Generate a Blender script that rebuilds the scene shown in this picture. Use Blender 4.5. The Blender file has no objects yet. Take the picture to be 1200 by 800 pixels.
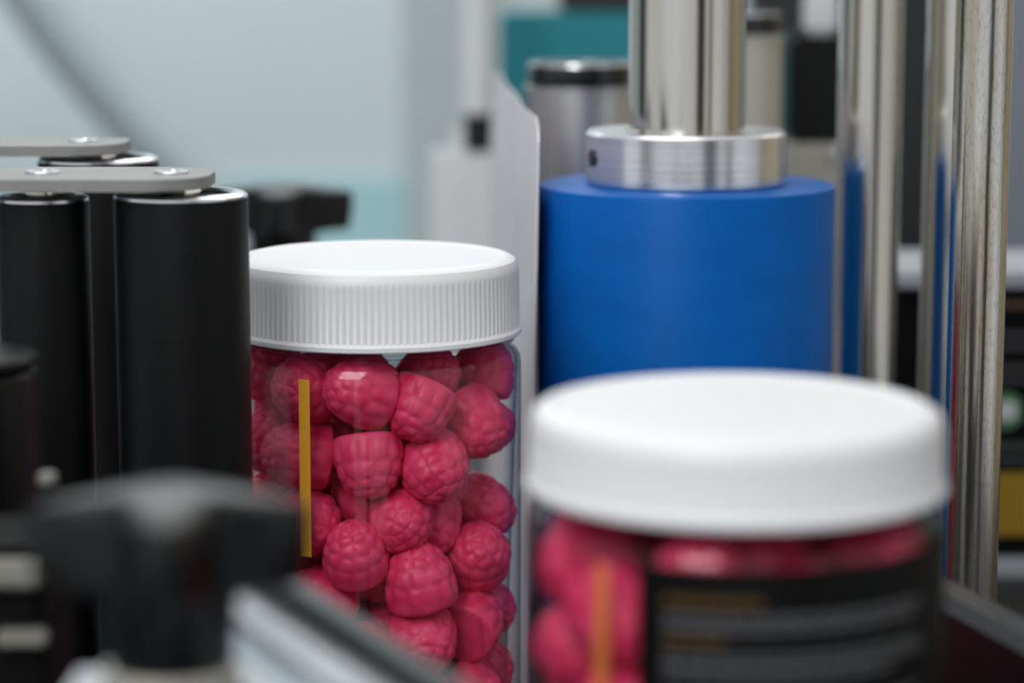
import bpy, bmesh, math, random
from mathutils import Vector, Matrix
PI = math.pi
SC = bpy.context.scene
COL = SC.collection
random.seed(7)

# ------------------------------------------------------------------ camera
cam_d = bpy.data.cameras.new('camera')
cam = bpy.data.objects.new('camera', cam_d)
COL.objects.link(cam)
cam.location = (0, 0, 0.2515)
cam.rotation_euler = (math.radians(90 - 8.7), 0, 0)
cam_d.lens = 90
cam_d.sensor_width = 36
cam_d.clip_start = 0.02
cam_d.dof.use_dof = True
cam_d.dof.focus_distance = 0.785
cam_d.dof.aperture_fstop = 6.3
SC.camera = cam

# ------------------------------------------------------------------ world and lights
W = bpy.data.worlds.new('world')
SC.world = W
W.use_nodes = True
bg = W.node_tree.nodes['Background']
bg.inputs[0].default_value = (0.93, 0.97, 1.0, 1)
bg.inputs[1].default_value = 0.50

def area(name, loc, target, sx, sy, power, col=(1, 1, 1)):
    d = bpy.data.lights.new(name, 'AREA')
    d.shape = 'RECTANGLE'; d.size = sx; d.size_y = sy; d.energy = power; d.color = col
    o = bpy.data.objects.new(name, d); COL.objects.link(o)
    o.location = loc
    o.rotation_euler = (Vector(target) - Vector(loc)).to_track_quat('-Z', 'Y').to_euler()
    return o

area('unseen_lamp', (-0.25, 0.65, 1.75), (-0.1, 0.75, 0), 1.3, 1.0, 4.5, (1.0, 0.985, 0.96))  # soft overhead light of the ceiling fluorescents
area('unseen_lamp', (-0.55, -0.75, 1.25), (0, 0.75, 0.1), 0.6, 1.1, 13, (1, 1, 1))  # unseen lamp from overhead left-front, lights gummies and lid sides
area('unseen_lamp', (0.1, 2.2, 1.9), (0.0, 3.1, 0.2), 1.6, 0.5, 11, (1, 1, 1))  # added lamp out of view, brightens the back wall
area('unseen_lamp', (-0.2, 2.5, 1.25), (-0.05, 0.6, 0.1), 1.4, 0.4, 4.5, (1, 1, 1))  # added back light, unseen, for bright rims on knob, rail and lid tops
area('unseen_lamp', (-1.0, 2.5, 0.9), (-0.6, 3.2, 0.2), 0.4, 0.6, 3.0, (1, 1, 1))  # added unseen lamp, makes the wall brighter towards the left

SC.view_settings.view_transform = 'Standard'
SC.view_settings.look = 'None'
SC.view_settings.gamma = 1
SC.view_settings.use_curve_mapping = False
SC.view_settings.exposure = 0.33
SC.cycles.transparent_max_bounces = 24
SC.cycles.max_bounces = 10

# ------------------------------------------------------------------ materials
def lin(c):
    return tuple(((x / 255 / 12.92) if x / 255 <= 0.04045 else ((x / 255 + 0.055) / 1.055) ** 2.4) for x in c) + (1,)

def mat(name, rgb, rough=0.5, metal=0.0, var=0.0, scale=(30, 30, 30), bump=0.0, rgb2=None, spec=0.5, sss=0.0, coat=0.0, aniso=0.0):
    m = bpy.data.materials.new(name); m.use_nodes = True
    nt = m.node_tree; b = nt.nodes['Principled BSDF']
    b.inputs['Base Color'].default_value = lin(rgb)
    b.inputs['Roughness'].default_value = rough
    b.inputs['Metallic'].default_value = metal
    b.inputs['Specular IOR Level'].default_value = spec
    if sss:
        b.inputs['Subsurface Weight'].default_value = sss
        b.inputs['Subsurface Scale'].default_value = 0.004
        b.inputs['Subsurface Radius'].default_value = (1.0, 0.5, 0.5)
    if coat:
        b.inputs['Coat Weight'].default_value = coat
        b.inputs['Coat Roughness'].default_value = 0.15
    tc = nt.nodes.new('ShaderNodeTexCoord'); mp = nt.nodes.new('ShaderNodeMapping')
    mp.inputs['Scale'].default_value = scale
    nz = nt.nodes.new('ShaderNodeTexNoise'); nz.inputs['Scale'].default_value = 1.0
    nz.inputs['Detail'].default_value = 5
    nt.links.new(tc.outputs['Object'], mp.inputs[0]); nt.links.new(mp.outputs[0], nz.inputs['Vector'])
    if rgb2 or var:
        cr = nt.nodes.new('ShaderNodeValToRGB')
        cr.color_ramp.elements[0].position = 0.35; cr.color_ramp.elements[1].position = 0.65
        c1 = lin(rgb)
        c2 = lin(rgb2) if rgb2 else tuple(min(1, c * (1 + var)) for c in c1[:3]) + (1,)
        cr.color_ramp.elements[0].color = c1; cr.color_ramp.elements[1].color = c2
        nt.links.new(nz.outputs['Fac'], cr.inputs[0]); nt.links.new(cr.outputs[0], b.inputs['Base Color'])
    if bump:
        bp = nt.nodes.new('ShaderNodeBump'); bp.inputs['Strength'].default_value = bump
        bp.inputs['Distance'].default_value = 0.0006
        nt.links.new(nz.outputs['Fac'], bp.inputs['Height']); nt.links.new(bp.outputs[0], b.inputs['Normal'])
    return m

def clear_plastic(name, tint=0.985, edge=0.5):
    m = bpy.data.materials.new(name); m.use_nodes = True
    nt = m.node_tree
    for n in list(nt.nodes): nt.nodes.remove(n)
    out = nt.nodes.new('ShaderNodeOutputMaterial')
    tr = nt.nodes.new('ShaderNodeBsdfTransparent'); gl = nt.nodes.new('ShaderNodeBsdfGlossy')
    gl.inputs['Roughness'].default_value = 0.03
    lw = nt.nodes.new('ShaderNodeLayerWeight'); lw.inputs['Blend'].default_value = 0.5
    cr = nt.nodes.new('ShaderNodeValToRGB')
    cr.color_ramp.elements[0].position = 0.60; cr.color_ramp.elements[0].color = (tint, tint, tint, 1)
    cr.color_ramp.elements[1].position = 0.98; cr.color_ramp.elements[1].color = (edge, edge * 1.03, edge * 1.1, 1)
    mx = nt.nodes.new('ShaderNodeMixShader')
    pw = nt.nodes.new('ShaderNodeMath'); pw.operation = 'POWER'; pw.inputs[1].default_value = 5.0
    sm = nt.nodes.new('ShaderNodeMath'); sm.operation = 'MULTIPLY_ADD'; sm.inputs[1].default_value = 0.4; sm.inputs[2].default_value = 0.018
    nt.links.new(lw.outputs['Facing'], pw.inputs[0]); nt.links.new(pw.outputs[0], sm.inputs[0])
    nt.links.new(lw.outputs['Facing'], cr.inputs[0]); nt.links.new(cr.outputs[0], tr.inputs[0])
    nt.links.new(sm.outputs[0], mx.inputs[0]); nt.links.new(tr.outputs[0], mx.inputs[1]); nt.links.new(gl.outputs[0], mx.inputs[2])
    nt.links.new(mx.outputs[0], out.inputs[0])
    return m

M = {
    'lid': mat('white_polypropylene', (236, 236, 237), 0.42, sss=0.05),
    'jar': clear_plastic('clear_pet'),
    'gummy': mat('raspberry_gummy', (218, 46, 94), 0.45, rgb2=(230, 72, 118), scale=(160, 160, 160), sss=0.35, spec=0.4),
    'blue': mat('blue_urethane', (0, 91, 172), 0.42, rgb2=(0, 96, 180), scale=(40, 40, 90), spec=0.13),
    'steel': mat('polished_steel', (222, 220, 215), 0.15, 1.0, rgb2=(200, 193, 180), scale=(90, 90, 2), bump=0.05),
    'worn': mat('worn_steel', (214, 211, 206), 0.20, 1.0, rgb2=(184, 172, 154), scale=(220, 220, 9), bump=0.25),
    'alu': mat('turned_aluminium', (238, 238, 240), 0.24, 1.0, rgb2=(222, 222, 226), scale=(8, 8, 900), bump=0.06),
    'satin': mat('satin_steel', (214, 214, 216), 0.38, 1.0, rgb2=(196, 196, 198), scale=(120, 120, 3), bump=0.04),
    'tab': mat('dull_metal_tab', (138, 136, 128), 0.5, 0.3, var=0.1),
    'slotgrey': mat('slot_lightener', (150, 168, 178), 0.4, var=0.1),
    'matteblack': mat('matte_black', (5, 5, 6), 0.7, var=0.2, spec=0.15),
    'extr': mat('extruded_aluminium', (190, 192, 196), 0.42, 1.0, rgb2=(156, 158, 162), scale=(20, 20, 20), bump=0.03),
    'rubber': mat('black_rubber', (8, 9, 10), 0.5, rgb2=(12, 12, 14), scale=(4, 4, 700), bump=0.12, spec=0.25),
    'black': mat('black_nylon', (4, 4, 5), 0.33, var=0.2, spec=0.40, bump=0.08, scale=(300, 300, 300)),
    'gloss': mat('glossy_black', (14, 15, 18), 0.22, spec=0.6),
    'plate': mat('grey_link_plate', (136, 136, 134), 0.5, 0.2, rgb2=(144, 144, 141), scale=(60, 60, 60)),
    'greypaint': mat('grey_paint', (186, 188, 194), 0.5, var=0.05),
    'slate': mat('slate_grey_panel', (140, 145, 156), 0.5, var=0.06),
    'darkpanel': mat('charcoal_panel', (38, 40, 43), 0.5, var=0.1),
    'white': mat('white_plastic', (226, 228, 230), 0.5, var=0.02),
    'teal': mat('teal_cover', (24, 132, 144), 0.5, var=0.08),
    'palestone': mat('pale_metal', (200, 196, 186), 0.4, 0.5, var=0.05),
    'bed': mat('machine_bed', (44, 47, 52), 0.45, 0.3, var=0.2),
    'belt': mat('conveyor_belt', (28, 30, 31), 0.6, var=0.2),
    'floor': mat('floor_paint', (120, 124, 126), 0.5, var=0.1, scale=(3, 3, 3)),
    'wallpaint': mat('wall_paint', (206, 217, 219), 0.8, var=0.04, scale=(2, 2, 2)),
    'wallteal': mat('wall_teal_band', (172, 212, 219), 0.7, var=0.05, scale=(2, 2, 2)),
    'beige': mat('beige_wall', (206, 188, 160), 0.8, var=0.05, scale=(2, 2, 2)),
    'greycol': mat('grey_column', (190, 201, 203), 0.6, var=0.05),
    'tube': mat('grey_hose', (168, 182, 186), 0.5, var=0.05),
    'label': mat('black_label', (12, 12, 13), 0.45, var=0.1, spec=0.15),
    'goldink': mat('gold_ink', (84, 64, 30), 0.5, var=0.1, spec=0.2),
    'greyink': mat('grey_ink', (86, 86, 88), 0.5, var=0.1, spec=0.2),
    'gold': mat('gold_band', (170, 136, 30), 0.5, var=0.1),
    'green': mat('green_print', (96, 140, 104), 0.5, var=0.1),
    'brown': mat('brown_print', (120, 90, 62), 0.5, var=0.1),
}
def film(name, rgb, trans):
    m = mat(name, rgb, 0.35, var=0.05)
    b = m.node_tree.nodes['Principled BSDF']
    b.inputs['Alpha'].default_value = trans
    return m
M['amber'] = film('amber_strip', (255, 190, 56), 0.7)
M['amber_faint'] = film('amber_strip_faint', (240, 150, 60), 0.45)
M['web'] = film('label_web', (250, 244, 248), 0.96)
_b = M['web'].node_tree.nodes['Principled BSDF']
_t = M['web'].node_tree.nodes.new('ShaderNodeBsdfTranslucent'); _t.inputs[0].default_value = lin((252, 246, 250))
_m = M['web'].node_tree.nodes.new('ShaderNodeMixShader'); _m.inputs[0].default_value = 0.08
_o = M['web'].node_tree.nodes['Material Output']
M['web'].node_tree.links.new(_b.outputs[0], _m.inputs[1]); M['web'].node_tree.links.new(_t.outputs[0], _m.inputs[2]); M['web'].node_tree.links.new(_m.outputs[0], _o.inputs[0])
def speckle(m):
    nt = m.node_tree; b = nt.nodes['Principled BSDF']; src = b.inputs['Base Color'].links[0].from_socket
    tc = nt.nodes.new('ShaderNodeTexCoord'); mp = nt.nodes.new('ShaderNodeMapping'); mp.inputs['Scale'].default_value = (1500, 1500, 420)
    nz = nt.nodes.new('ShaderNodeTexNoise'); nz.inputs['Scale'].default_value = 1; nz.inputs['Detail'].default_value = 3
    cr = nt.nodes.new('ShaderNodeValToRGB'); cr.color_ramp.elements[0].position = 0.30; cr.color_ramp.elements[1].position = 0.48
    cr.color_ramp.elements[0].color = (0.42, 0.36, 0.30, 1); cr.color_ramp.elements[1].color = (1, 1, 1, 1)
    mx = nt.nodes.new('ShaderNodeMixRGB'); mx.blend_type = 'MULTIPLY'; mx.inputs[0].default_value = 0.4
    nt.links.new(tc.outputs['Object'], mp.inputs[0]); nt.links.new(mp.outputs[0], nz.inputs['Vector']); nt.links.new(nz.outputs['Fac'], cr.inputs[0])
    nt.links.new(src, mx.inputs[1]); nt.links.new(cr.outputs[0], mx.inputs[2]); nt.links.new(mx.outputs[0], b.inputs['Base Color'])
speckle(M['worn'])
M['webprint'] = mat('web_print', (150, 158, 178), 0.5, var=0.1)

# ------------------------------------------------------------------ helpers
def link(name, me, m, parent=None, loc=(0, 0, 0), smooth=True, rot=None):
    o = bpy.data.objects.new(name, me); COL.objects.link(o)
    if m is not None and not me.materials: me.materials.append(m)
    o.location = loc
    if rot: o.rotation_euler = rot
    if parent: o.parent = parent
    return o

def finish(bm, name, angle=35):
    bmesh.ops.recalc_face_normals(bm, faces=bm.faces[:])
    for f in bm.faces: f.smooth = True
    lim = math.radians(angle)
    for e in bm.edges:
        if len(e.link_faces) == 2 and e.calc_face_angle(0) > lim: e.smooth = False
    me = bpy.data.meshes.new(name); bm.to_mesh(me); bm.free()
    return me

def lathe(bm, prof, seg=64, at=(0, 0, 0), closed=False, a0=0.0, a1=2 * PI):
    full = abs(a1 - a0 - 2 * PI) < 1e-6
    n = seg if full else seg + 1
    rings = []
    for r, z in prof:
        if r < 1e-7:
            rings.append([bm.verts.new((at[0], at[1], at[2] + z))])
        else:
            rings.append([bm.verts.new((at[0] + r * math.cos(a0 + (a1 - a0) * i / seg), at[1] + r * math.sin(a0 + (a1 - a0) * i / seg), at[2] + z)) for i in range(n)])
    pairs = list(zip(rings, rings[1:])) + ([(rings[-1], rings[0])] if closed else [])
    for A, B in pairs:
        for i in range(seg):
            j = (i + 1) % n
            if len(A) == 1 and len(B) == 1: continue
            if len(A) == 1: bm.faces.new((A[0], B[j], B[i]))
            elif len(B) == 1: bm.faces.new((A[i], A[j], B[0]))
            else: bm.faces.new((A[i], A[j], B[j], B[i]))
    if not full:
        bm.faces.new([r[0] for r in rings]); bm.faces.new([r[-1] for r in reversed(rings)])

def rod(bm, r, z0, z1, ch=0.0006, seg=48, at=(0, 0, 0)):
    lathe(bm, [(0, z0), (r - ch, z0), (r, z0 + ch), (r, z1 - ch), (r - ch, z1), (0, z1)], seg, at)

def box(bm, x0, x1, y0, y1, z0, z1, bev=0.001, seg=2, mtx=None):
    b2 = bmesh.new()
    bmesh.ops.create_cube(b2, size=1)
    bmesh.ops.scale(b2, vec=(x1 - x0, y1 - y0, z1 - z0), verts=b2.verts)
    bmesh.ops.translate(b2, vec=((x0 + x1) / 2, (y0 + y1) / 2, (z0 + z1) / 2), verts=b2.verts)
    if bev: bmesh.ops.bevel(b2, geom=b2.edges[:], offset=bev, segments=seg, affect='EDGES')
    if mtx: bmesh.ops.transform(b2, matrix=mtx, verts=b2.verts)
    t = bpy.data.meshes.new('t'); b2.to_mesh(t); b2.free(); bm.from_mesh(t); bpy.data.meshes.remove(t)

def tube(bm, pts, r, seg=20):
    pts = [Vector(p) for p in pts]; rings = []
    for i, p in enumerate(pts):
        d = (pts[min(i + 1, len(pts) - 1)] - pts[max(i - 1, 0)]).normalized()
        a = d.orthogonal().normalized() if i == 0 else (a - d * a.dot(d)).normalized()
        b = d.cross(a)
        rings.append([bm.verts.new(p + r * (math.cos(2 * PI * k / seg) * a + math.sin(2 * PI * k / seg) * b)) for k in range(seg)])
    for A, B in zip(rings, rings[1:]):
        for k in range(seg): bm.faces.new((A[k], A[(k + 1) % seg], B[(k + 1) % seg], B[k]))
    bm.faces.new(list(reversed(rings[0]))); bm.faces.new(rings[-1])

def prism(bm, poly, z0, z1, mtx=None):
    a = [bm.verts.new((x, y, z0)) for x, y in poly]; b = [bm.verts.new((x, y, z1)) for x, y in poly]
    fs = [bm.faces.new(list(reversed(a))), bm.faces.new(b)]
    n = len(poly)
    for i in range(n): fs.append(bm.faces.new((a[i], a[(i + 1) % n], b[(i + 1) % n], b[i])))
    if mtx: bmesh.ops.transform(bm, matrix=mtx, verts=a + b)

def thing(name, label, cat, loc=(0, 0, 0), group=None, rotz=0):
    o = bpy.data.objects.new(name, None); COL.objects.link(o)
    o.location = loc; o.rotation_euler = (0, 0, rotz); o.empty_display_size = 0.02
    return tag(o, label, cat, group)

def tag(o, label, cat, group=None, kind=None):
    o['label'] = label; o['category'] = cat
    if group: o['group'] = group
    if kind: o['kind'] = kind
    return o

def struct(name, bm, m, label=None):
    o = link(name, finish(bm, name), m); o['kind'] = 'structure'
    if label: o['label'] = label
    return o

def part(name, bm, m, parent, label=None, angle=35, rot=None, loc=(0, 0, 0)):
    o = link(name, finish(bm, name, angle), m, parent, loc, rot=rot)
    if label: o['label'] = label
    return o
BM = bmesh.new
TABLE = -0.03
# ------------------------------------------------------------------ the setting
b = BM(); box(b, -2.2, 2.2, -1.0, 3.3, -0.95, -0.9, 0); struct('floor', b, M['floor'])
b = BM(); box(b, -2.2, 2.2, 3.2, 3.3, -0.9, 2.4, 0); wb = struct('wall_back', b, M['wallpaint'])
b = BM(); box(b, -2.2, 2.2, 3.19, 3.2, -0.9, -0.03, 0.002); part('painted_band', b, M['wallteal'], wb, 'pale teal painted lower band')
b = BM(); box(b, 2.2, 2.3, 0.3, 3.3, -0.9, 2.4, 0); struct('wall_right', b, M['beige'])
b = BM(); box(b, -2.3, -2.2, 0.9, 3.3, -0.9, 2.4, 0); struct('wall_left', b, M['wallpaint'])

# machine table that carries everything
t = thing('machine_table', 'dark metal machine table under the jars, rollers and rods', 'table', (0, 1.05, -0.9))
b = BM(); box(b, -0.55, 0.62, -0.85, 0.72, 0.84, 0.87, 0.003); part('table_top', b, M['bed'], t)
for sx in (-0.5, 0.57):
    for sy in (-0.8, 0.67):
        b = BM(); box(b, sx - 0.03, sx + 0.03, sy - 0.03, sy + 0.03, 0, 0.84, 0.003); part('leg', b, M['bed'], t)

# conveyor
u = Vector((0.32, -0.947, 0)).normalized()
ang = math.atan2(u.y, u.x)
t = thing('conveyor', 'dark conveyor belt that the two candy jars stand on', 'conveyor', (0.002, 0.68, TABLE), rotz=ang)
b = BM(); box(b, -0.40, 0.42, -0.048, 0.048, 0.026, 0.03, 0.0015); part('belt', b, M['belt'], t)
b = BM(); box(b, -0.40, 0.42, -0.046, 0.046, 0.0, 0.026, 0.001); part('bed', b, M['bed'], t)
for s in (-1, 1):
    b = BM(); y = s * 0.0515; box(b, -0.40, 0.42, min(y - .003, y + .003), max(y - .003, y + .003), 0.0, 0.027, 0.001); part('side_rail', b, M['extr'], t)

# ------------------------------------------------------------------ jars
def jar(loc, R, zl, zt, cat_label, ribs, group):
    t = thing('candy_jar', cat_label, 'jar', loc, group)
    w = 0.0011; zb = zl - 0.001
    out = [(0, 0.002), (R - 0.006, 0.002), (R - 0.005, 0.0), (R - 0.002, 0.0008), (R - 0.0003, 0.003), (R, 0.006),
           (R, zb - 0.0085), (R - 0.0003, zb - 0.0065), (R - 0.0012, zb - 0.0048), (R - 0.0028, zb - 0.0036), (R - 0.0038, zb - 0.0028),
           (R - 0.0036, zb - 0.0018), (R - 0.0022, zb - 0.0012), (R - 0.0020, zb - 0.0004), (R - 0.0042, zb), (R - 0.0042, zt - 0.003)]
    inn = [(max(r - w, 0), z) for r, z in out[6:]]
    prof = out + list(reversed(inn)) + [(R - 0.005, 0.0065), (R - 0.008, 0.0032), (0, 0.0032)]
    b = BM(); lathe(b, prof, 128); part('jar_body', b, M['jar'], t, 'clear plastic body', 25)
    # lid: finely ribbed skirt, plain bottom bead, rounded shoulder, flat top with a raised rim
    Rl = R - 0.0004; b = BM(); seg = ribs * 4; rings = []
    prof = [(0, zt - 0.0032, 0), (Rl - 0.0030, zt - 0.0032, 0), (Rl - 0.0026, zl, 0), (Rl + 0.0003, zl, 0), (Rl + 0.0006, zl + 0.0004, 0), (Rl + 0.0006, zl + 0.0016, 0), (Rl + 0.0002, zl + 0.0022, 0), (Rl, zl + 0.0026, 1),
            (Rl - 0.0002, zt - 0.0055, 1), (Rl - 0.0003, zt - 0.0046, 0), (Rl - 0.0006, zt - 0.0030, 0), (Rl - 0.0014, zt - 0.0014, 0), (Rl - 0.0030, zt - 0.0004, 0),
            (Rl - 0.0048, zt, 0), (Rl - 0.0056, zt - 0.0001, 0), (Rl - 0.0064, zt - 0.0006, 0), (Rl * 0.5, zt - 0.0006, 0), (0, zt - 0.0006, 0)]
    for r, z, k in prof:
        if r == 0: rings.append([b.verts.new((0, 0, z))]); continue
        ring = []
        for i in range(seg):
            d = (0.0, 0.0, 0.00028, 0.00028)[i % 4] * k
            a = 2 * PI * i / seg
            ring.append(b.verts.new(((r - d) * math.cos(a), (r - d) * math.sin(a), z)))
        rings.append(ring)
    for A, B in zip(rings, rings[1:]):
        for i in range(seg):
            j = (i + 1) % seg
            if len(A) == 1: b.faces.new((A[0], B[i], B[j]))
            elif len(B) == 1: b.faces.new((A[j], A[i], B[0]))
            else: b.faces.new((A[i], A[j], B[j], B[i]))
    part('lid', b, M['lid'], t, 'white ribbed screw lid', 30)
    return t

jA = jar((-0.0437, 0.815, 0), 0.0466, 0.130, 0.155, 'clear jar of raspberry gummies without a label, sharp, beside the black roller', 132, None)
jB = jar((0.0482, 0.5431, 0), 0.0452, 0.137, 0.155, 'blurred near jar wearing a black label, in front of the blue roller', 132, None)

def arc_patch(R, z0, z1, a0, a1, th=0.00018, seg=32):
    b = BM(); lathe(b, [(R, z0), (R + th, z0), (R + th, z1), (R, z1)], seg, closed=True, a0=a0, a1=a1); return b
D = math.radians
b = arc_patch(0.0467, 0.066, 0.1215, D(-90 - 27.6), D(-90 - 23.0), seg=6); part('amber_strip', b, M['amber'], jA, 'narrow amber strip')  # thin translucent amber patch on the jar wall
b = arc_patch(0.0453, 0.060, 0.1275, D(-90 - 43.5), D(-90 - 39), seg=6); part('amber_strip', b, M['amber_faint'], jB, 'narrow amber strip')
lab = part('label', arc_patch(0.0453, 0.012, 0.1292, D(-90 - 30), D(-90 + 225), seg=120), M['label'], jB, 'wrapped black paper label')
rng = random.Random(3)
def lines(rows, m, name, lbl):
    b = BM()
    for z0, h, x0, x1 in rows:
        a = x0
        while a < x1:
            w = rng.uniform(2.0, 6.0); e = min(a + w, x1)
            lathe(b, [(0.0455, z0), (0.04556, z0), (0.04556, z0 + h), (0.0455, z0 + h)], 4, closed=True, a0=D(-90 + a), a1=D(-90 + e))
            a = e + 0.7
    part(name, b, m, lab, lbl)
lines([(0.1214, 0.0020, -23, 3), (0.1136, 0.0016, -23, -7)], M['goldink'], 'heading_print', 'gold heading lines')
lines([(0.1184, 0.0014, -23, 52), (0.1162, 0.0014, -23, 50), (0.1105, 0.0013, -23, 52), (0.1083, 0.0013, -23, 54), (0.106, 0.0013, -23, 40), (0.100, 0.0013, -23, 52), (0.0978, 0.0013, -23, 50), (0.0955, 0.0013, -23, 30)], M['greyink'], 'text_print', 'grey lines of small text')

# ------------------------------------------------------------------ raspberry gummies
def gummy_mesh(seed, h, taper):
    rg = random.Random(seed); NU, NV = 80, 34
    R = 0.0110
    cells = []
    rows = [(0.16, 12), (0.38, 11), (0.58, 9), (0.76, 6), (0.92, 3)]
    def surf(v, a):
        # v 0 at the base rim, 1 at the apex; a squat thimble-shaped dome
        th = v * PI / 2
        r = R * (math.cos(th) ** taper) * (1 + 0.06 * math.sin(v * PI))
        z = h * (math.sin(th) ** 0.95)
        return Vector((r * math.cos(a), r * math.sin(a), z))
    for k, (v, n) in enumerate(rows):
        for i in range(n): cells.append(surf(v + rg.uniform(-.025, .025), 2 * PI * (i + 0.5 * (k % 2) + rg.uniform(-.12, .12)) / n))
    cells.append(surf(1, 0))
    b = BM(); rings = []
    for j in range(NV):
        v = j / NV; ring = []
        for i in range(NU):
            a = 2 * PI * i / NU; p = surf(v, a)
            ds = sorted((p - c).length for c in cells)
            f = min(1.0, (ds[1] - ds[0]) / 0.0034)
            hgt = 0.00088 * (f ** 0.55) - 0.0004
            fade = min(1, v / 0.07)
            n = Vector((math.cos(a) * math.cos(v * PI / 2), math.sin(a) * math.cos(v * PI / 2), math.sin(v * PI / 2)))
            ring.append(b.verts.new(p + n * hgt * fade))
        rings.append(ring)
    top = b.verts.new((0, 0, h + 0.0004))
    for A, B in zip(rings, rings[1:]):
        for i in range(NU): b.faces.new((A[i], A[(i + 1) % NU], B[(i + 1) % NU], B[i]))
    for i in range(NU): b.faces.new((rings[-1][i], rings[-1][(i + 1) % NU], top))
    r1 = [b.verts.new((v.co.x * 0.93, v.co.y * 0.93, -0.0008)) for v in rings[0]]
    r2 = [b.verts.new((v.co.x * 0.80, v.co.y * 0.80, -0.0010)) for v in rings[0]]
    c = b.verts.new((0, 0, -0.0007))
    for A, B in ((r1, rings[0]), (r2, r1)):
        for i in range(NU): b.faces.new((A[i], A[(i + 1) % NU], B[(i + 1) % NU], B[i]))
    for i in range(NU): b.faces.new((r2[(i + 1) % NU], r2[i], c))
    bmesh.ops.translate(b, vec=(0, 0, -h * 0.46), verts=b.verts)
    me = finish(b, 'raspberry_gummy', 50); me.materials.append(M['gummy']); return me
GM = [gummy_mesh(1, 0.0188, 0.78), gummy_mesh(2, 0.0205, 0.92), gummy_mesh(3, 0.0182, 0.72), gummy_mesh(4, 0.0194, 0.84)]

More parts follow.
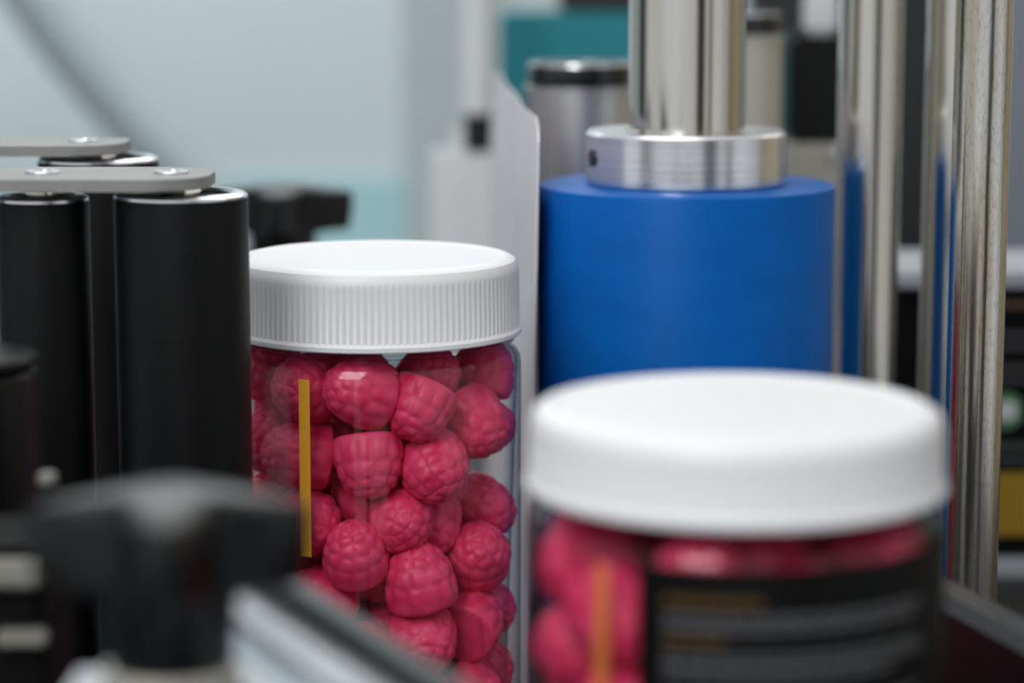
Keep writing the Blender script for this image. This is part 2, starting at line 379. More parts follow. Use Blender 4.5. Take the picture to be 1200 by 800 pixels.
PACK_A = [
(-0.0649,0.7874,0.1164,-0.26,-0.93,0.26,0.999),
(-0.0483,0.78,0.1167,-0.84,-0.45,0.3,0.97),
(-0.0296,0.7831,0.1098,-0.36,-0.42,-0.83,0.951),
(-0.0113,0.8016,0.1017,0.62,-0.47,-0.62,0.989),
(-0.009,0.8209,0.1176,0.21,0.31,0.93,0.921),
(-0.0082,0.8213,0.0978,0.95,-0.21,0.21,0.873),
(-0.0772,0.8061,0.096,-0.2,-0.97,0.1,0.999),
(-0.0445,0.7822,0.0925,0.1,-0.31,-0.94,0.97),
(-0.0244,0.7862,0.0904,0.15,-0.94,-0.3,1.018),
(-0.0241,0.8127,0.0823,0.54,-0.65,-0.54,0.97),
(-0.0636,0.7862,0.0738,0.44,-0.87,0.22,0.97),
(-0.0493,0.7798,0.0663,-0.1,-0.5,0.86,0.921),
(-0.0449,0.7994,0.0767,0.35,-0.46,-0.81,0.97),
(-0.0085,0.8212,0.0703,0.88,-0.33,-0.33,0.921),
(-0.0265,0.8003,0.0686,0,-0.53,-0.85,0.921),
(-0.0294,0.7844,0.0572,-0.16,-0.1,0.98,1.018),
(-0.011,0.8033,0.06,0.11,-0.75,0.65,0.97),
(-0.0126,0.8019,0.0381,0.32,0.91,0.27,0.951),
(-0.0082,0.819,0.0374,0.87,-0.44,0.22,0.921),
(-0.0794,0.8132,0.1173,-0.72,-0.6,0.36,0.921),
(-0.0566,0.8079,0.0939,-0.36,-0.6,0.72,0.921),
(-0.0429,0.7983,0.0546,0.23,-0.34,-0.91,0.873),
(-0.079,0.8123,0.073,-0.6,-0.72,-0.36,0.97),
(-0.0253,0.8017,0.1184,0.62,-0.49,0.62,0.873),
(-0.0736,0.7974,0.0583,0.23,-0.79,0.57,0.97),
(-0.0619,0.7849,0.0496,-0.57,-0.68,0.46,0.97),
(-0.0459,0.7798,0.0298,0.46,-0.81,-0.35,0.97),
(-0.0094,0.8196,0.017,0.33,-0.88,0.33,0.97),
(-0.0306,0.7821,0.0179,-0.33,-0.77,0.55,0.97),
(-0.0093,0.8257,0.0541,0.68,-0.68,0.27,0.873),
(-0.0472,0.8001,0.1187,0,-0.58,0.81,0.825),
(-0.0287,0.8207,0.1146,0,-0.64,0.77,0.873),
(-0.035,0.7852,0.0737,0.05,-0.95,-0.25,0.946),
(-0.0682,0.7901,0.095,-0.95,-0.27,0.15,0.992),
(-0.0539,0.8192,0.1166,0.95,0.2,0.23,0.973),
(-0.034,0.8187,0.0139,-0.3,0.91,-0.3,0.979),
(-0.0446,0.849,0.0634,0.54,0.42,0.73,0.929),
(-0.0213,0.8368,0.0458,0.38,-0.89,0.27,0.985),
(-0.035,0.8026,0.0967,0.56,-0.08,-0.83,0.948),
(-0.0591,0.7985,0.0343,0.12,-0.25,0.96,0.915),
(-0.0203,0.8404,0.0171,-0.65,0.64,0.41,0.95),
(-0.0408,0.8464,0.0373,-0.63,-0.41,0.66,0.927),
(-0.0279,0.7837,0.0349,0.17,-0.85,-0.49,0.977),
(-0.0555,0.8101,0.0654,0.67,-0.25,-0.7,0.976),
(-0.0484,0.8409,0.0805,-0.65,0.75,-0.14,0.977),
(-0.0124,0.7994,0.0134,0.8,-0.22,-0.55,0.995),
(-0.0457,0.8373,0.0203,-0.43,-0.59,0.69,0.925),
(-0.0272,0.8364,0.0637,0.08,-0.47,-0.88,0.982),
(-0.0643,0.8116,0.0444,-0.54,-0.73,-0.42,0.974),
(-0.0273,0.8172,0.0517,0.78,0.29,-0.55,0.984),
(-0.0637,0.8261,0.0862,0.36,-0.38,0.85,0.952),
(-0.0589,0.814,0.014,-0.53,-0.84,-0.16,0.984),
(-0.0459,0.796,0.0136,0.82,-0.34,-0.45,0.973),
(-0.0676,0.8412,0.0724,-0.65,0.36,0.67,0.958),
(-0.0663,0.8278,0.0288,-0.33,-0.56,-0.76,0.964),
(-0.0275,0.842,0.0856,-0.98,-0.04,-0.19,0.916),
(-0.0481,0.8255,0.0409,-0.91,0.35,0.2,0.963),
(-0.0719,0.8294,0.1013,0.8,0.58,0.16,0.923),
(-0.0405,0.8258,0.0989,0.85,0.3,-0.44,0.919),
(-0.0199,0.8412,0.108,0.46,0.87,0.2,0.938),
(-0.0577,0.8285,0.0606,-0.76,-0.64,0.12,0.9),
(-0.0565,0.8432,0.1053,0.94,-0.29,0.2,0.941),
(-0.0572,0.845,0.0422,0.75,0.66,-0.1,0.961),
(-0.0297,0.8308,0.0292,0.15,0.82,0.55,0.934),
(-0.041,0.8031,0.0339,-0.86,-0.48,0.17,0.981),
(-0.0414,0.8206,0.0676,-0.7,-0.45,-0.56,0.914)
]
PACK_B = [
(0.0186,0.5556,0.1227,-0.33,-0.88,0.33,0.97),
(0.0234,0.5211,0.1125,0.33,-0.88,-0.33,0.97),
(0.0183,0.5572,0.0894,-0.53,-0.74,0.42,0.97),
(0.0256,0.5187,0.0932,0.11,-0.99,0.11,1.018),
(0.0183,0.5415,0.0774,0,-0.81,-0.58,0.97),
(0.0149,0.5401,0.1022,-0.94,-0.31,0.1,0.97),
(0.0382,0.5109,0.1236,-0.21,-0.36,0.91,0.924),
(0.043,0.5181,0.1049,0.64,0.55,-0.54,0.932),
(0.0606,0.5114,0.1159,0.28,-0.94,-0.21,0.915),
(0.0597,0.5294,0.1004,-0.21,0.93,-0.29,0.922),
(0.0778,0.5269,0.1203,0.7,0.63,-0.33,0.914),
(0.0786,0.5438,0.12,-0.86,-0.36,-0.36,0.924),
(0.0146,0.5393,0.12,-0.46,0.8,-0.38,0.914),
(0.0241,0.5202,0.0522,-0.75,0.34,-0.56,0.957),
(0.0278,0.5369,0.023,0.31,0.06,0.95,0.948),
(0.0371,0.5746,0.1237,0.64,0.44,0.64,0.937),
(0.015,0.5348,0.0398,-0.74,0.64,0.21,0.928),
(0.0188,0.5397,0.0605,0.61,0.42,0.68,0.924),
(0.0295,0.5558,0.0201,-0.28,-0.37,-0.89,0.947),
(0.0277,0.5636,0.0384,0.73,-0.26,-0.63,0.967),
(0.0588,0.5742,0.123,0.62,0.1,0.78,0.997),
(0.0233,0.5572,0.0619,-0.24,-0.46,-0.86,0.965),
(0.0806,0.5345,0.1057,0.29,-0.03,0.96,0.931),
(0.0318,0.5262,0.0742,-0.09,-0.81,0.57,0.908),
(0.0262,0.5694,0.104,-0.65,0.47,-0.6,0.902),
(0.0296,0.5479,0.0488,-0.24,0.58,0.78,0.908),
(0.0456,0.5261,0.0903,0.27,-0.87,0.42,0.925),
(0.0354,0.512,0.0176,0.4,-0.64,0.65,0.942),
(0.0601,0.5539,0.1188,-0.25,0.59,-0.77,0.965),
(0.0751,0.5561,0.1031,-0.49,0.05,-0.87,0.944),
(0.0519,0.5271,0.1233,0.28,-0.63,0.73,0.97),
(0.0334,0.5466,0.0924,-0.37,0.83,-0.42,0.944),
(0.0246,0.5186,0.0343,-0.71,-0.12,0.69,0.956)
]
LAB_A = {
0: 'bumpy gummy behind the upper end of the amber strip',
1: 'upright domed gummy just right of the amber strip, close under the lid',
2: 'tapering gummy under the lid in the middle of the sharp jar',
3: 'large slanting gummy right of middle, second from the lid',
4: 'dark gummy in the upper right corner, pressed against the glass under the lid',
5: 'sliver of dark gummy at the right edge behind the large slanting one',
6: 'knobbly gummy at the left edge, left of the amber strip',
7: 'gummy directly under the upright domed one',
8: 'knobbly round gummy right of the jar centre, tip facing out',
9: 'narrow sliver of gummy squeezed between two central round ones',
10: 'knobbly gummy behind the lower end of the amber strip',
11: 'round topped gummy above the rail, right of the foot of the amber strip',
12: 'deeply shadowed gummy between the amber strip and the central round ones',
13: 'dark gummy at the right edge, third from the lid',
14: 'shadowed gummy below and right of the round central one',
15: 'upright gummy above the rail, lower middle of the sharp jar',
16: 'dull rounded gummy at the lower right, above the flat red one',
17: 'gummy turning a flat red base outward, lower right by the rail',
18: 'dark gummy at the lower right edge of the sharp jar',
19: 'dark red gummy at the top left corner beside the black roller',
20: 'small shadowed gummy between amber strip and upright domed one',
21: 'small shadowed gummy left of the upright one above the rail',
22: 'gummy peeping out at the left edge just above the black knob',
23: 'shadowed gummy touching the lid rim, right of the jar middle',
25: 'gummy half covered by the black strip of the rail, lowest at left',
27: 'gummy at the bottom right corner, almost hidden by the rail',
32: 'round gummy with its tip facing out, just below the jar centre',
33: 'large gummy behind the middle of the amber strip',
42: 'gummy cut off by the rail, below the upright one',
45: 'lowest gummy above the rail, near the right end',
64: 'dark gummy just over the rail, below the round topped one'}
LAB_B = {
0: 'blurred gummy under the lid, above the upper left label corner',
1: 'large blurred gummy behind the amber strip of the near jar',
2: 'blurred sliver of gummy at the lower left edge of the near jar',
3: 'blurred gummy beside the label, lowest on the amber strip',
5: 'blurred gummy against the left wall of the near jar',
6: 'blurred gummy in the red band over the label, left part',
8: 'blurred gummy low in the red band, right of its middle',
10: 'blurred gummy in the red band over the label, towards the right end',
11: 'blurred gummy at the right end of the red band',
12: 'blurred gummy at the top left of the near jar, under the lid',
15: 'small blurred gummy right of the label corner, touching the lid',
28: 'blurred gummy tucked in the red band second from its right end',
30: 'blurred gummy in the middle of the red band over the label'}
def gummies(pack, labels, rest, group):
    for i, (x, y, z, ax, ay, az, s) in enumerate(pack):
        o = bpy.data.objects.new('raspberry_gummy', GM[i % 4]); COL.objects.link(o)
        o.location = (x, y, z)
        q = Vector((ax, ay, az)).to_track_quat('Z', 'Y')
        o.rotation_euler = (q.to_matrix() @ Matrix.Rotation(i * 1.7, 3, 'Z')).to_euler()
        o.scale = (s, s, s)
        tag(o, labels.get(i, rest), 'gummy', group)
gummies(PACK_A, LAB_A, 'raspberry gummy hidden behind others deep in the sharp jar', 'raspberry gummies in the sharp jar')
gummies(PACK_B, LAB_B, 'raspberry gummy hidden deep in the near jar behind its label', 'raspberry gummies in the labelled jar')

# ------------------------------------------------------------------ blue wrap roller on its steel shaft
t = thing('wrap_roller', 'big blue rubber roller on a steel shaft behind the jars', 'roller', (0.0612, 0.899, TABLE))
b = BM(); R = 0.0523; z1 = 0.2002
lathe(b, [(0.0204, 0.05), (R - 0.002, 0.05), (R, 0.052), (R, z1 - 0.0014), (R - 0.0004, z1 - 0.0005), (R - 0.0014, z1), (0.0204, z1)], 128, closed=True); part('sleeve', b, M['blue'], t, 'blue rubber sleeve')
b = BM(); rod(b, 0.0204, 0.0, 0.75, 0.001, 96); part('shaft', b, M['steel'], t)
b = BM(); R = 0.0353; lathe(b, [(0.0206, z1 + 0.0001), (R - 0.0006, z1 + 0.0001), (R, z1 + 0.0007), (R, z1 + 0.0176), (R - 0.0012, z1 + 0.0188), (0.0214, z1 + 0.0188), (0.0206, z1 + 0.018)], 128, closed=True)
c = part('collar', b, M['alu'], t, 'turned aluminium clamp collar')
b = BM(); lathe(b, [(0, 0.0004), (0.0012, 0.0004), (0.0016, -0.0015), (0.0030, -0.0015), (0.0030, 0.0006), (0, 0.0009)], 24)
part('set_screw', b, M['gloss'], c, 'dark socket screw', rot=(Vector((-0.94, -0.34, 0))).to_track_quat('Z', 'Y').to_euler(), loc=(-0.0353 * 0.94, -0.0353 * 0.34, z1 + 0.0098))

# ------------------------------------------------------------------ steel rods
def steel_rod(x, y, r, label, m):
    t = thing('guide_rod', label, 'rod', (x, y, TABLE), 'steel rods right of the blue roller')
    b = BM(); rod(b, r, 0.0, 0.72, 0.001, 72); part('rod_shaft', b, M[m], t)
    b = BM(); lathe(b, [(r + 0.0002, 0), (r + 0.0035, 0), (r + 0.0035, 0.011), (r + 0.003, 0.012), (r + 0.0002, 0.012)], 48, closed=True); part('mounting_collar', b, M['alu'], t)
steel_rod(0.1316, 0.944, 0.0119, 'steel rod standing closest to the blue roller', 'steel')
steel_rod(0.1638, 0.944, 0.0119, 'steel rod half hidden behind the speckled rod', 'steel')
steel_rod(0.1456, 0.795, 0.0089, 'sharp speckled steel rod standing clear of the roller, nearest the rail', 'worn')

# ------------------------------------------------------------------ black rollers with link plates
def black_roller(x, y, r, top, label):
    t = thing('rubber_roller', label, 'roller', (x, y, TABLE), 'black rollers at the left')
    h = top - TABLE
    b = BM(); lathe(b, [(0.006, 0.04), (r - 0.001, 0.04), (r, 0.041), (r, h - 0.0018), (r - 0.0006, h - 0.0016), (0.006, h - 0.0016)], 96, closed=True); part('sleeve', b, M['rubber'], t, 'black rubber sleeve')
    b = BM(); lathe(b, [(r - 0.0045, h - 0.0015), (r - 0.0002, h - 0.0015), (r - 0.0002, h - 0.0008), (r - 0.0014, h), (r - 0.0036, h), (r - 0.0045, h - 0.0009)], 96, closed=True); part('end_ring', b, M['alu'], t, 'bright metal end ring')
    b = BM(); rod(b, 0.0059, 0.0, h + 0.0016, 0.0005, 32); part('axle', b, M['steel'], t)
black_roller(-0.0957, 0.738, 0.0194, 0.1824, 'tall black roller touching the left side of the sharp jar')
black_roller(-0.1357, 0.7378, 0.0134, 0.1815, 'narrow black roller at the far left under the front plate')
black_roller(-0.1406, 0.8693, 0.0203, 0.1822, 'black roller half hidden under the rear plate')

def link_plate(x0, x1, y, hw, z, pin, label):
    t = thing('link_plate', label, 'plate', ((x0 + x1) / 2, y, z), 'grey plates over the black rollers')
    L = (x1 - x0) / 2; cr = 0.016; poly = []
    for cx, cy, a in ((L - cr, hw - cr, 0), (-L + cr, hw - cr, 90), (-L + cr, -hw + cr, 180), (L - cr, -hw + cr, 270)):
        for k in range(9): q = D(a + k * 11.25); poly.append((cx + cr * math.cos(q), cy + cr * math.sin(q)))
    b = BM(); prism(b, poly, 0, 0.0034); bmesh.ops.bevel(b, geom=[e for e in b.edges if abs(e.verts[0].co.z - e.verts[1].co.z) < 1e-6], offset=0.0004, segments=2, affect='EDGES'); part('plate', b, M['plate'], t)
    for p in pin:
        b = BM(); lathe(b, [(0, 0.0036), (0.0024, 0.0036), (0.0026, 0.0042), (0.0048, 0.0042), (0.0052, 0.0038), (0.0052, 0.0033), (0, 0.0033)], 32, at=(p - (x0 + x1) / 2, 0, 0)); part('pivot_screw', b, M['alu'], t, 'flush metal pivot screw')
link_plate(-0.178, -0.0866, 0.7390, 0.0225, 0.1842, (-0.0985, -0.1357), 'grey link plate in front, covering the tall black roller')
link_plate(-0.230, -0.1305, 0.8690, 0.0225, 0.1838, (-0.1455,), 'grey link plate behind the front one, over the rear roller')

# ------------------------------------------------------------------ label web running past the blue roller
def sheet(path, z0, z1f, th, lean=0.0):
    b = BM(); n = len(path); g = []
    for side in (0, 1):
        cols = []
        for i, (x, y) in enumerate(path):
            zt = z1f(i / (n - 1)); col = []
            for k in range(9):
                z = z0 + (zt - z0) * k / 8
                col.append(b.verts.new((x + side * th - lean * (0.19 - z) + 0.0007 * math.sin(z * 70 + y * 45) * min(1, max(0, (y - 0.9) * 12)), y, z)))
            cols.append(col)
        g.append(cols)
    for cols in g:
        for A, B in zip(cols, cols[1:]):
            for k in range(8): b.faces.new((A[k], A[k + 1], B[k + 1], B[k]))
    for i in range(n - 1):
        for k in (0, 8): b.faces.new((g[0][i][k], g[0][i + 1][k], g[1][i + 1][k], g[1][i][k]))
    for i in (0, n - 1):
        for k in range(8): b.faces.new((g[0][i][k], g[0][i][k + 1], g[1][i][k + 1], g[1][i][k]))
    return b
path = [(0.0088 - 0.0175 * (k / 30) + 0.0012 * math.sin(k * 0.55), 0.866 + 0.40 * k / 30) for k in range(31)]
w = link('label_web', finish(sheet(path, TABLE, lambda s: 0.187 + 0.006 * min(1, s * 10), 0.0005, 0.018), 'label_web'), M['web'])
tag(w, 'pale label film standing on edge between the sharp jar and blue roller', 'film')
for k0, k1, z0, z1 in ((1, 3, 0.10, 0.165), (6, 9, 0.10, 0.17), (12, 15, 0.09, 0.17)):
    part('printed_label', sheet([(x + 0.0007, y) for x, y in path[k0:k1 + 1]], z0, lambda s, z1=z1: z1, 0.0002, 0.018), M['webprint'], w, 'bluish printed label on the film')

# ------------------------------------------------------------------ knobs
def knob_mesh(R, h, drop, hub, dome, name):
    """four-lobed clamping knob: rounded domed top, lobe skirt, round hub below"""
    b = BM(); N = 96; rings = []
    def rr(a, k):
        n = (0.5 - 0.5 * math.cos(4 * a)) ** 0.62
        return 1 - k * n
    prof = [(0.0, dome, 0), (0.25, dome * 0.95, 0.02), (0.5, dome * 0.78, .16), (0.75, dome * 0.52, 0.36), (0.90, dome * 0.30, 0.45), (0.965, dome * 0.16, 0.475), (0.99, -0.0004, 0.49), (1.0, -0.0018, 0.495), (0.99, -h * 0.5, 0.495), (0.96, -h + 0.002, 0.49), (0.93, -h, 0.48)]
    for s, z, k in prof:
        if s == 0: rings.append([b.verts.new((0, 0, z))]); continue
        rings.append([b.verts.new((R * s * rr(2 * PI * i / N, k) * math.cos(2 * PI * i / N), R * s * rr(2 * PI * i / N, k) * math.sin(2 * PI * i / N), z)) for i in range(N)])
    for r, z in ((hub, -h - 0.0015), (hub * 0.97, -h - 0.003), (hub * 0.92, -drop + 0.001), (hub * 0.88, -drop)):
        rings.append([b.verts.new((r * math.cos(2 * PI * i / N), r * math.sin(2 * PI * i / N), z)) for i in range(N)])
    rings.append([b.verts.new((0, 0, -drop))])
    for A, B in zip(rings, rings[1:]):
        for i in range(N):
            j = (i + 1) % N
            if len(A) == 1: b.faces.new((A[0], B[i], B[j]))
            elif len(B) == 1: b.faces.new((A[j], A[i], B[0]))
            else: b.faces.new((A[i], A[j], B[j], B[i]))
    return b
KX, KY, KZ = -0.063, 0.460, 0.1499
def empty_part(name, parent, loc, rotz=0, label=None):
    o = bpy.data.objects.new(name, None); COL.objects.link(o); o.parent = parent; o.location = loc; o.rotation_euler = (0, 0, rotz); o.empty_display_size = 0.01
    if label: o['label'] = label
    return o
v = Vector((0.424, -0.906, 0)).normalized(); va = math.atan2(v.y, v.x)
t = thing('rail_clamp', 'blurred metal clamp with black four-lobed knob, in front at the lower left', 'clamp', (KX, KY, TABLE), 'clamps with black knobs')
b = BM(); box(b, -0.025, 0.0048, -0.016, 0.016, 0.105, 0.1468, 0.006, 4); part('block', b, M['extr'], t, 'grey metal block')
b = BM(); rod(b, 0.008, 0.0, 0.106, 0.001, 40, at=(-0.006, 0, 0)); part('post', b, M['steel'], t)
k = empty_part('knob', t, (0, 0, KZ - TABLE), D(4), 'black four-lobed knob')
b = knob_mesh(0.0258, 0.0142, 0.0292, 0.0126, 0.0044, 'knob'); part('grip', b, M['black'], k, 'black moulded grip', 50)
b = BM(); rod(b, 0.0130, -0.0329, -0.0293, 0.0006, 40); part('washer', b, M['palestone'], k, 'pale metal washer')
b = BM(); rod(b, 0.004, -0.050, -0.0325, 0.0004, 24); part('stud', b, M['steel'], k)

# aluminium slotted profile with the black guide strip on it
t = thing('guide_rail', 'slotted aluminium guide rail with black strip, crossing below the sharp jar', 'rail', (-0.0608, 0.5465, 0.0), rotz=va)
# local x runs along the rail towards the camera, local +y is the jar side
pz = 0.1148
prof = [(0.000, 0), (0.0, -0.011), (-0.0009, -0.0119)]
sec = [(0.0010, pz), (0.0, pz - 0.001), (0.0, pz - 0.029), (-0.001, pz - 0.03), (-0.025, pz - 0.03), (-0.026, pz - 0.029), (-0.026, pz - 0.001), (-0.025, pz),
       (-0.0192, pz), (-0.0185, pz - 0.0007), (-0.0185, pz - 0.0024), (-0.0218, pz - 0.0030), (-0.0218, pz - 0.0058), (-0.0180, pz - 0.0098), (-0.0115, pz - 0.0098), (-0.0072, pz - 0.0058), (-0.0072, pz - 0.0030), (-0.0105, pz - 0.0024), (-0.0105, pz - 0.0007), (-0.0098, pz), (-0.0062, pz), (-0.0058, pz - 0.0005), (-0.0052, pz - 0.0005), (-0.0048, pz)]
RX = Matrix(((0, 0, 1, 0), (1, 0, 0, 0), (0, 1, 0, 0), (0, 0, 0, 1)))
b = BM(); prism(b, sec, 0.0, 0.26, RX); part('profile', b, M['extr'], t, 'slotted aluminium profile', 20)
b = BM(); prism(b, [(-0.0178, pz - 0.0096), (-0.0118, pz - 0.0096), (-0.0108, pz - 0.0016), (-0.0182, pz - 0.0016)], 0.001, 0.26, RX); part('slot_lightener', b, M['slotgrey'], t, 'blue grey filler added to lighten the slot')  # added filler, its blue grey lightens the otherwise dark slot
strip = [(0.0012, pz - 0.012), (0.0072, pz - 0.012), (0.0072, pz + 0.0042), (0.0062, pz + 0.0052), (0.0022, pz + 0.0052), (0.0012, pz + 0.0042)]
b = BM(); prism(b, strip, -0.05, 0.26, RX); part('guide_strip', b, M['gloss'], t, 'glossy black guide strip', 20)

# far side rail of the conveyor
ra = math.atan2(-0.955, 0.295)
t = thing('side_guide', 'black conveyor side guide at the lower right, in front of the rods', 'rail', (0.1115, 0.668, 0.0), rotz=ra)
pz = 0.0855
b = BM(); prism(b, [(-0.007, pz - 0.05), (0.007, pz - 0.05), (0.007, pz - 0.003), (0.004, pz), (-0.004, pz), (-0.007, pz - 0.003)], -0.015, 0.3, RX); part('guide_strip', b, M['black'], t, 'black strip', 20)
for xx in (0.03, 0.2):
    b = BM(); rod(b, 0.005, TABLE, pz - 0.0495, 0.0005, 24, at=(xx, 0.0, 0)); part('standoff', b, M['steel'], t)

# ------------------------------------------------------------------ left edge: black post and its clamp
t = thing('support_post', 'round black post at the left edge, lower than the rollers', 'post', (-0.143, 0.652, TABLE))
b = BM(); rod(b, 0.0202, 0.0, 0.1755, 0.0022, 64); part('post', b, M['black'], t)
b = BM(); rod(b, 0.0205, 0.1757, 0.1785, 0.0008, 64); part('cap', b, M['black'], t)
t = thing('clamp_bracket', 'black bracket with two pale metal tabs left of the front knob', 'bracket', (-0.1235, 0.575, TABLE))
b = BM(); box(b, -0.030, 0.0185, -0.018, 0.02, 0.128, 0.1495, 0.002); part('bracket_body', b, M['matteblack'], t)
b = BM(); box(b, 0.0031, 0.0185, -0.016, 0.02, 0.0, 0.128, 0.001); part('bracket_foot', b, M['matteblack'], t)
b = BM(); box(b, -0.030, 0.0030, -0.016, 0.02, 0.0, 0.1275, 0.001); part('teal_light_plate', b, M['teal'], t, 'teal plate standing in for background light')  # added plate, its teal stands in for light from the background
b = BM(); box(b, 0.0065, 0.0195, -0.0235, -0.0182, 0.1418, 0.1477, 0.0012); part('tab', b, M['tab'], t, 'pale metal tab')
b = BM(); box(b, 0.0085, 0.0200, -0.0235, -0.0185, 0.1285, 0.1318, 0.0008); part('tab', b, M['tab'], t, 'pale metal tab')
b = BM(); rod(b, 0.0026, 0.1496, 0.1579, 0.0003, 20, at=(0.0145, 0.014, 0)); part('stud', b, M['black'], t)
b = BM(); lathe(b, [(0, 0.158), (0.0022, 0.158), (0.0022, 0.1598), (0.0016, 0.1603), (0, 0.1603)], 24, at=(0.0145, 0.014, 0)); part('bolt_head', b, M['tab'], t)

# ------------------------------------------------------------------ behind the jars
def capped(x, y, r, top, label):
    t = thing('steel_canister', label, 'canister', (x, y, TABLE), 'steel canisters behind the blue roller')
    h = top - TABLE
    b = BM(); lathe(b, [(0, 0), (r, 0), (r, h - 0.0125), (r + 0.0008, h - 0.0120), (r + 0.0008, h - 0.0100), (r - 0.001, h - 0.0095), (0, h - 0.0095)], 72); part('body', b, M['palestone'] if x > 0.08 else M['satin'], t)
    b = BM(); lathe(b, [(0, h - 0.0094), (r - 0.0012, h - 0.0094), (r - 0.0006, h - 0.006), (r - 0.0012, h - 0.001), (0, h - 0.001)], 72); part('cap_band', b, M['gloss'], t, 'glossy black band')
    b = BM(); lathe(b, [(r - 0.005, h - 0.0009), (r - 0.0008, h - 0.0009), (r - 0.0010, h), (r - 0.005, h)], 72, closed=True); part('rim', b, M['alu'], t, 'bright rim')
capped(0.0293, 1.105, 0.0233, 0.2035, 'steel canister with black cap band left of the roller shaft')
capped(0.0980, 1.158, 0.0235, 0.2235, 'pale canister showing right of the roller shaft')

t = thing('rail_clamp', 'black knob on a clamp behind the sharp jar, right of the rollers', 'clamp', (-0.1075, 1.196, TABLE), 'clamps with black knobs')
k = empty_part('knob', t, (0, 0, 0.139 - TABLE), 0, 'black four-lobed knob')
b = knob_mesh(0.0330, 0.017, 0.040, 0.016, 0.0045, 'knob'); part('grip', b, M['black'], k, 'black moulded grip', 50)
b = BM(); rod(b, 0.006, -0.055, -0.0395, 0.0005, 24); part('stud', b, M['steel'], k)
b = BM(); box(b, -0.022, 0.022, -0.02, 0.02, 0.0, 0.128, 0.003); part('block', b, M['extr'], t)

t = thing('teal_cover', 'teal machine cover behind the steel canister', 'cover', (0.05, 1.66, TABLE))
b = BM(); box(b, -0.058, 0.09, -0.05, 0.05, 0.0, 0.2425, 0.003); part('housing', b, M['teal'], t)
b = BM(); box(b, -0.020, 0.075, -0.045, 0.045, 0.2427, 0.29, 0.003); part('top_unit', b, M['darkpanel'], t, 'dark unit on top')

t = thing('post_holder', 'white blurred holder with an upright white pole and black fitting', 'holder', (-0.021, 1.505, TABLE))
b = BM(); box(b, -0.0265, 0.026, -0.02, 0.02, 0.0, 0.177, 0.012, 4); part('housing', b, M['white'], t)
b = BM(); rod(b, 0.0084, 0.1665, 0.187, 0.001, 32, at=(0.0015, -0.014, 0)); part('fitting', b, M['gloss'], t, 'black fitting')
b = BM(); rod(b, 0.0098, 0.187, 0.6, 0.001, 40, at=(0.0005, -0.014, 0)); part('pole', b, M['white'], t)

t = thing('drive_motor', 'black motor block with pale base between shaft and first rod', 'motor', (0.151, 1.305, TABLE))
b = BM(); box(b, -0.0135, 0.02, -0.03, 0.03, 0.186, 0.239, 0.003); part('motor_body', b, M['black'], t)
b = BM(); box(b, -0.020, 0.024, -0.032, 0.032, 0.0, 0.186, 0.002); part('base', b, M['palestone'], t, 'pale metal base')
b = BM(); lathe(b, [(0, 0), (0.0052, 0), (0.0052, 0.004), (0.004, 0.0055), (0, 0.0055)], 28); part('bolt_head', b, M['alu'], t, 'bright bolt head', rot=(PI / 2, 0, 0), loc=(0.0115, -0.032, 0.181))
b = BM(); box(b, -0.003, 0.013, -0.012, 0.012, 0.2391, 0.262, 0.003); part('connector', b, M['white'], t, 'white connector')

t = thing('control_cabinet', 'dark cabinet with slate grey door behind the rods', 'cabinet', (0.33, 1.62, TABLE))
b = BM(); box(b, -0.178, -0.035, -0.05, 0.05, 0.0, 0.45, 0.003); part('dark_panel', b, M['darkpanel'], t, 'charcoal panel')
b = BM(); box(b, -0.0345, 0.12, -0.05, 0.05, 0.0, 0.45, 0.003); part('door', b, M['slate'], t, 'slate grey door')

t = thing('shelf', 'grey shelf frame behind the rods at the right', 'shelf', (0.25, 1.13, TABLE))
b = BM(); box(b, -0.085, 0.11, 0.0, 0.09, 0.1325, 0.1395, 0.001); part('upper_shelf', b, M['greypaint'], t)
b = BM(); box(b, -0.085, 0.11, 0.0, 0.09, 0.0, 0.0075, 0.001); part('lower_shelf', b, M['greypaint'], t)
for xx in (-0.082, 0.107):
    b = BM(); box(b, xx - 0.003, xx + 0.003, 0.082, 0.09, 0.0077, 0.1323, 0.001); part('upright', b, M['greypaint'], t)
t = thing('printed_carton', 'black carton with gold band and green emblem on the shelf at right', 'carton', (0.25, 1.14, -0.0224))
CZ = 0.0224
b = BM(); box(b, -0.081, 0.09, 0.0, 0.07, 0.0, 0.1225, 0.001); part('carton_body', b, M['label'], t)
def print_slab(name, x0, x1, z0, z1, m, lbl, y=-0.0002):
    b = BM(); box(b, x0 - 0.25, x1 - 0.25, y, 0.0001, z0 + CZ, z1 + CZ, 0); return part(name, b, M[m], t, lbl)
print_slab('gold_band', 0.2115, 0.26, -0.0123, 0.0169, 'gold', 'gold printed band')
print_slab('brown_line', 0.2115, 0.252, 0.0925, 0.0955, 'brown', 'brown printed line')
for z0, z1, w in ((0.0790, 0.0815, .25), (0.0735, 0.0760, .246), (0.0640, 0.0665, .25), (0.0585, 0.0608, .24), (0.0275, 0.0305, .25), (0.0215, 0.0240, .247)):
    print_slab('text_line', 0.2130, w, z0, z1, 'greyink', 'grey printed text line')
e = BM(); lathe(e, [(0, 0), (0.0085, 0), (0.0085, 0.0003), (0, 0.0003)], 40); em = part('emblem', e, M['green'], t, 'round green emblem', rot=(PI / 2, 0, 0), loc=(0.2228 - 0.25, 0.0, 0.0455 + CZ))
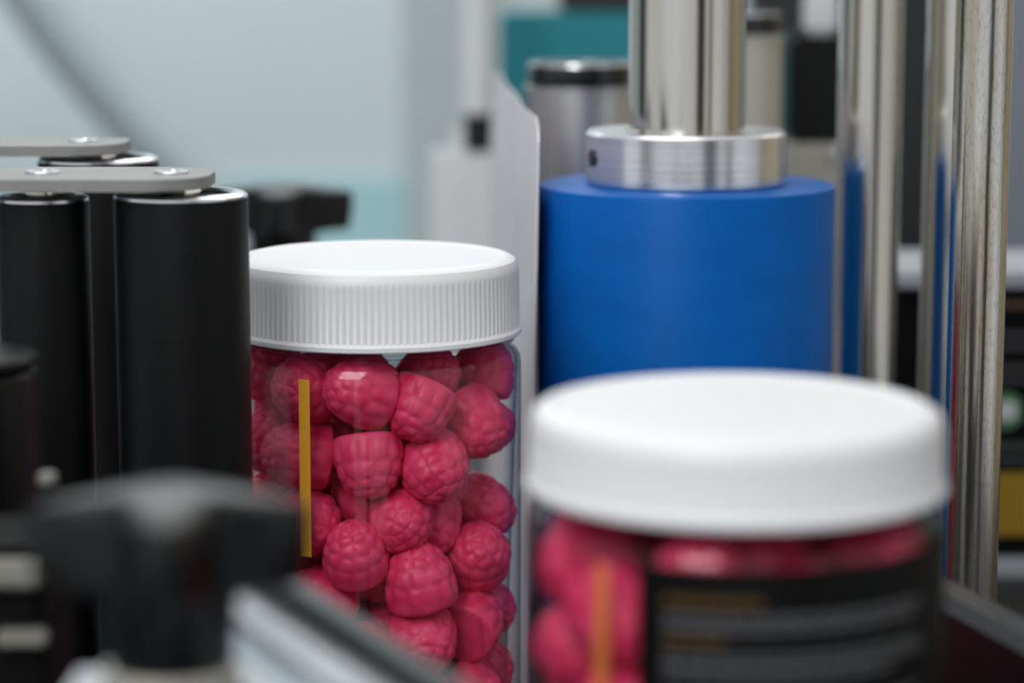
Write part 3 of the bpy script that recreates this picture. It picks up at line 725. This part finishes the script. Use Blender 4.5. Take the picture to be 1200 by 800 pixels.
e = BM(); box(e, -0.005, 0.005, -0.004, 0.004, 0.0003, 0.0005, 0); part('emblem_centre', e, M['white'], em, 'pale emblem centre')

# added cabinets out of view, put there for the steel to reflect
for x0, x1, y0, y1, h, m, lb in ((0.55, 0.95, -0.95, -0.6, 2.3, 'darkpanel', 'tall charcoal cabinet added out of view in front, for reflections in the steel'), (1.5, 1.9, 0.35, 0.75, 2.2, 'white', 'tall white cabinet added out of view at the right wall, for reflections in the steel'), (-2.0, -1.6, 1.1, 1.5, 2.2, 'darkpanel', 'tall charcoal cabinet added out of view at the left wall, for reflections in the steel')):
    t = thing('reflection_cabinet', lb, 'cabinet', ((x0 + x1) / 2, (y0 + y1) / 2, -0.9))
    w2, d2 = (x1 - x0) / 2, (y1 - y0) / 2
    b = BM(); box(b, -w2, w2, -d2, d2, 0, h, 0.01); part('cabinet_body', b, M[m], t)
    for sx in (-1, 1):
        b = BM(); box(b, min(sx * 0.004, sx * (w2 - .01)), max(sx * 0.004, sx * (w2 - .01)), d2, d2 + 0.012, 0.05, h - 0.05, 0.003); part('door', b, M[m], t)

# far background
t = thing('grey_column', 'grey blurred cabinet column left of the white pole', 'cabinet', (-0.06, 2.62, -0.9))
b = BM(); box(b, -0.05, 0.06, -0.05, 0.05, 0, 1.45, 0.006); part('cabinet_body', b, M['greycol'], t)
b = BM(); tube(b, [(-0.62 + 0.46 * k / 24 - 0.10 * math.sin(k / 24 * PI), 2.5, 0.62 - 0.75 * k / 24) for k in range(25)] + [(-0.15, 2.5, -0.5), (-0.15, 2.5, -0.9)], 0.027)
h = link('hanging_hose', finish(b, 'hanging_hose'), M['tube']); tag(h, 'grey hose hanging blurred against the pale wall', 'hose')
t = thing('white_cabinet', 'white blurred cabinet at the far left edge behind the plates', 'cabinet', (-0.70, 2.6, -0.9))
b = BM(); box(b, -0.2, 0.135, -0.1, 0.1, 0.0, 1.06, 0.02, 3); part('cabinet_body', b, M['white'], t)
b = BM(); box(b, 0.02, 0.04, -0.115, -0.1, 0.6, 0.85, 0.004); part('handle', b, M['extr'], t)
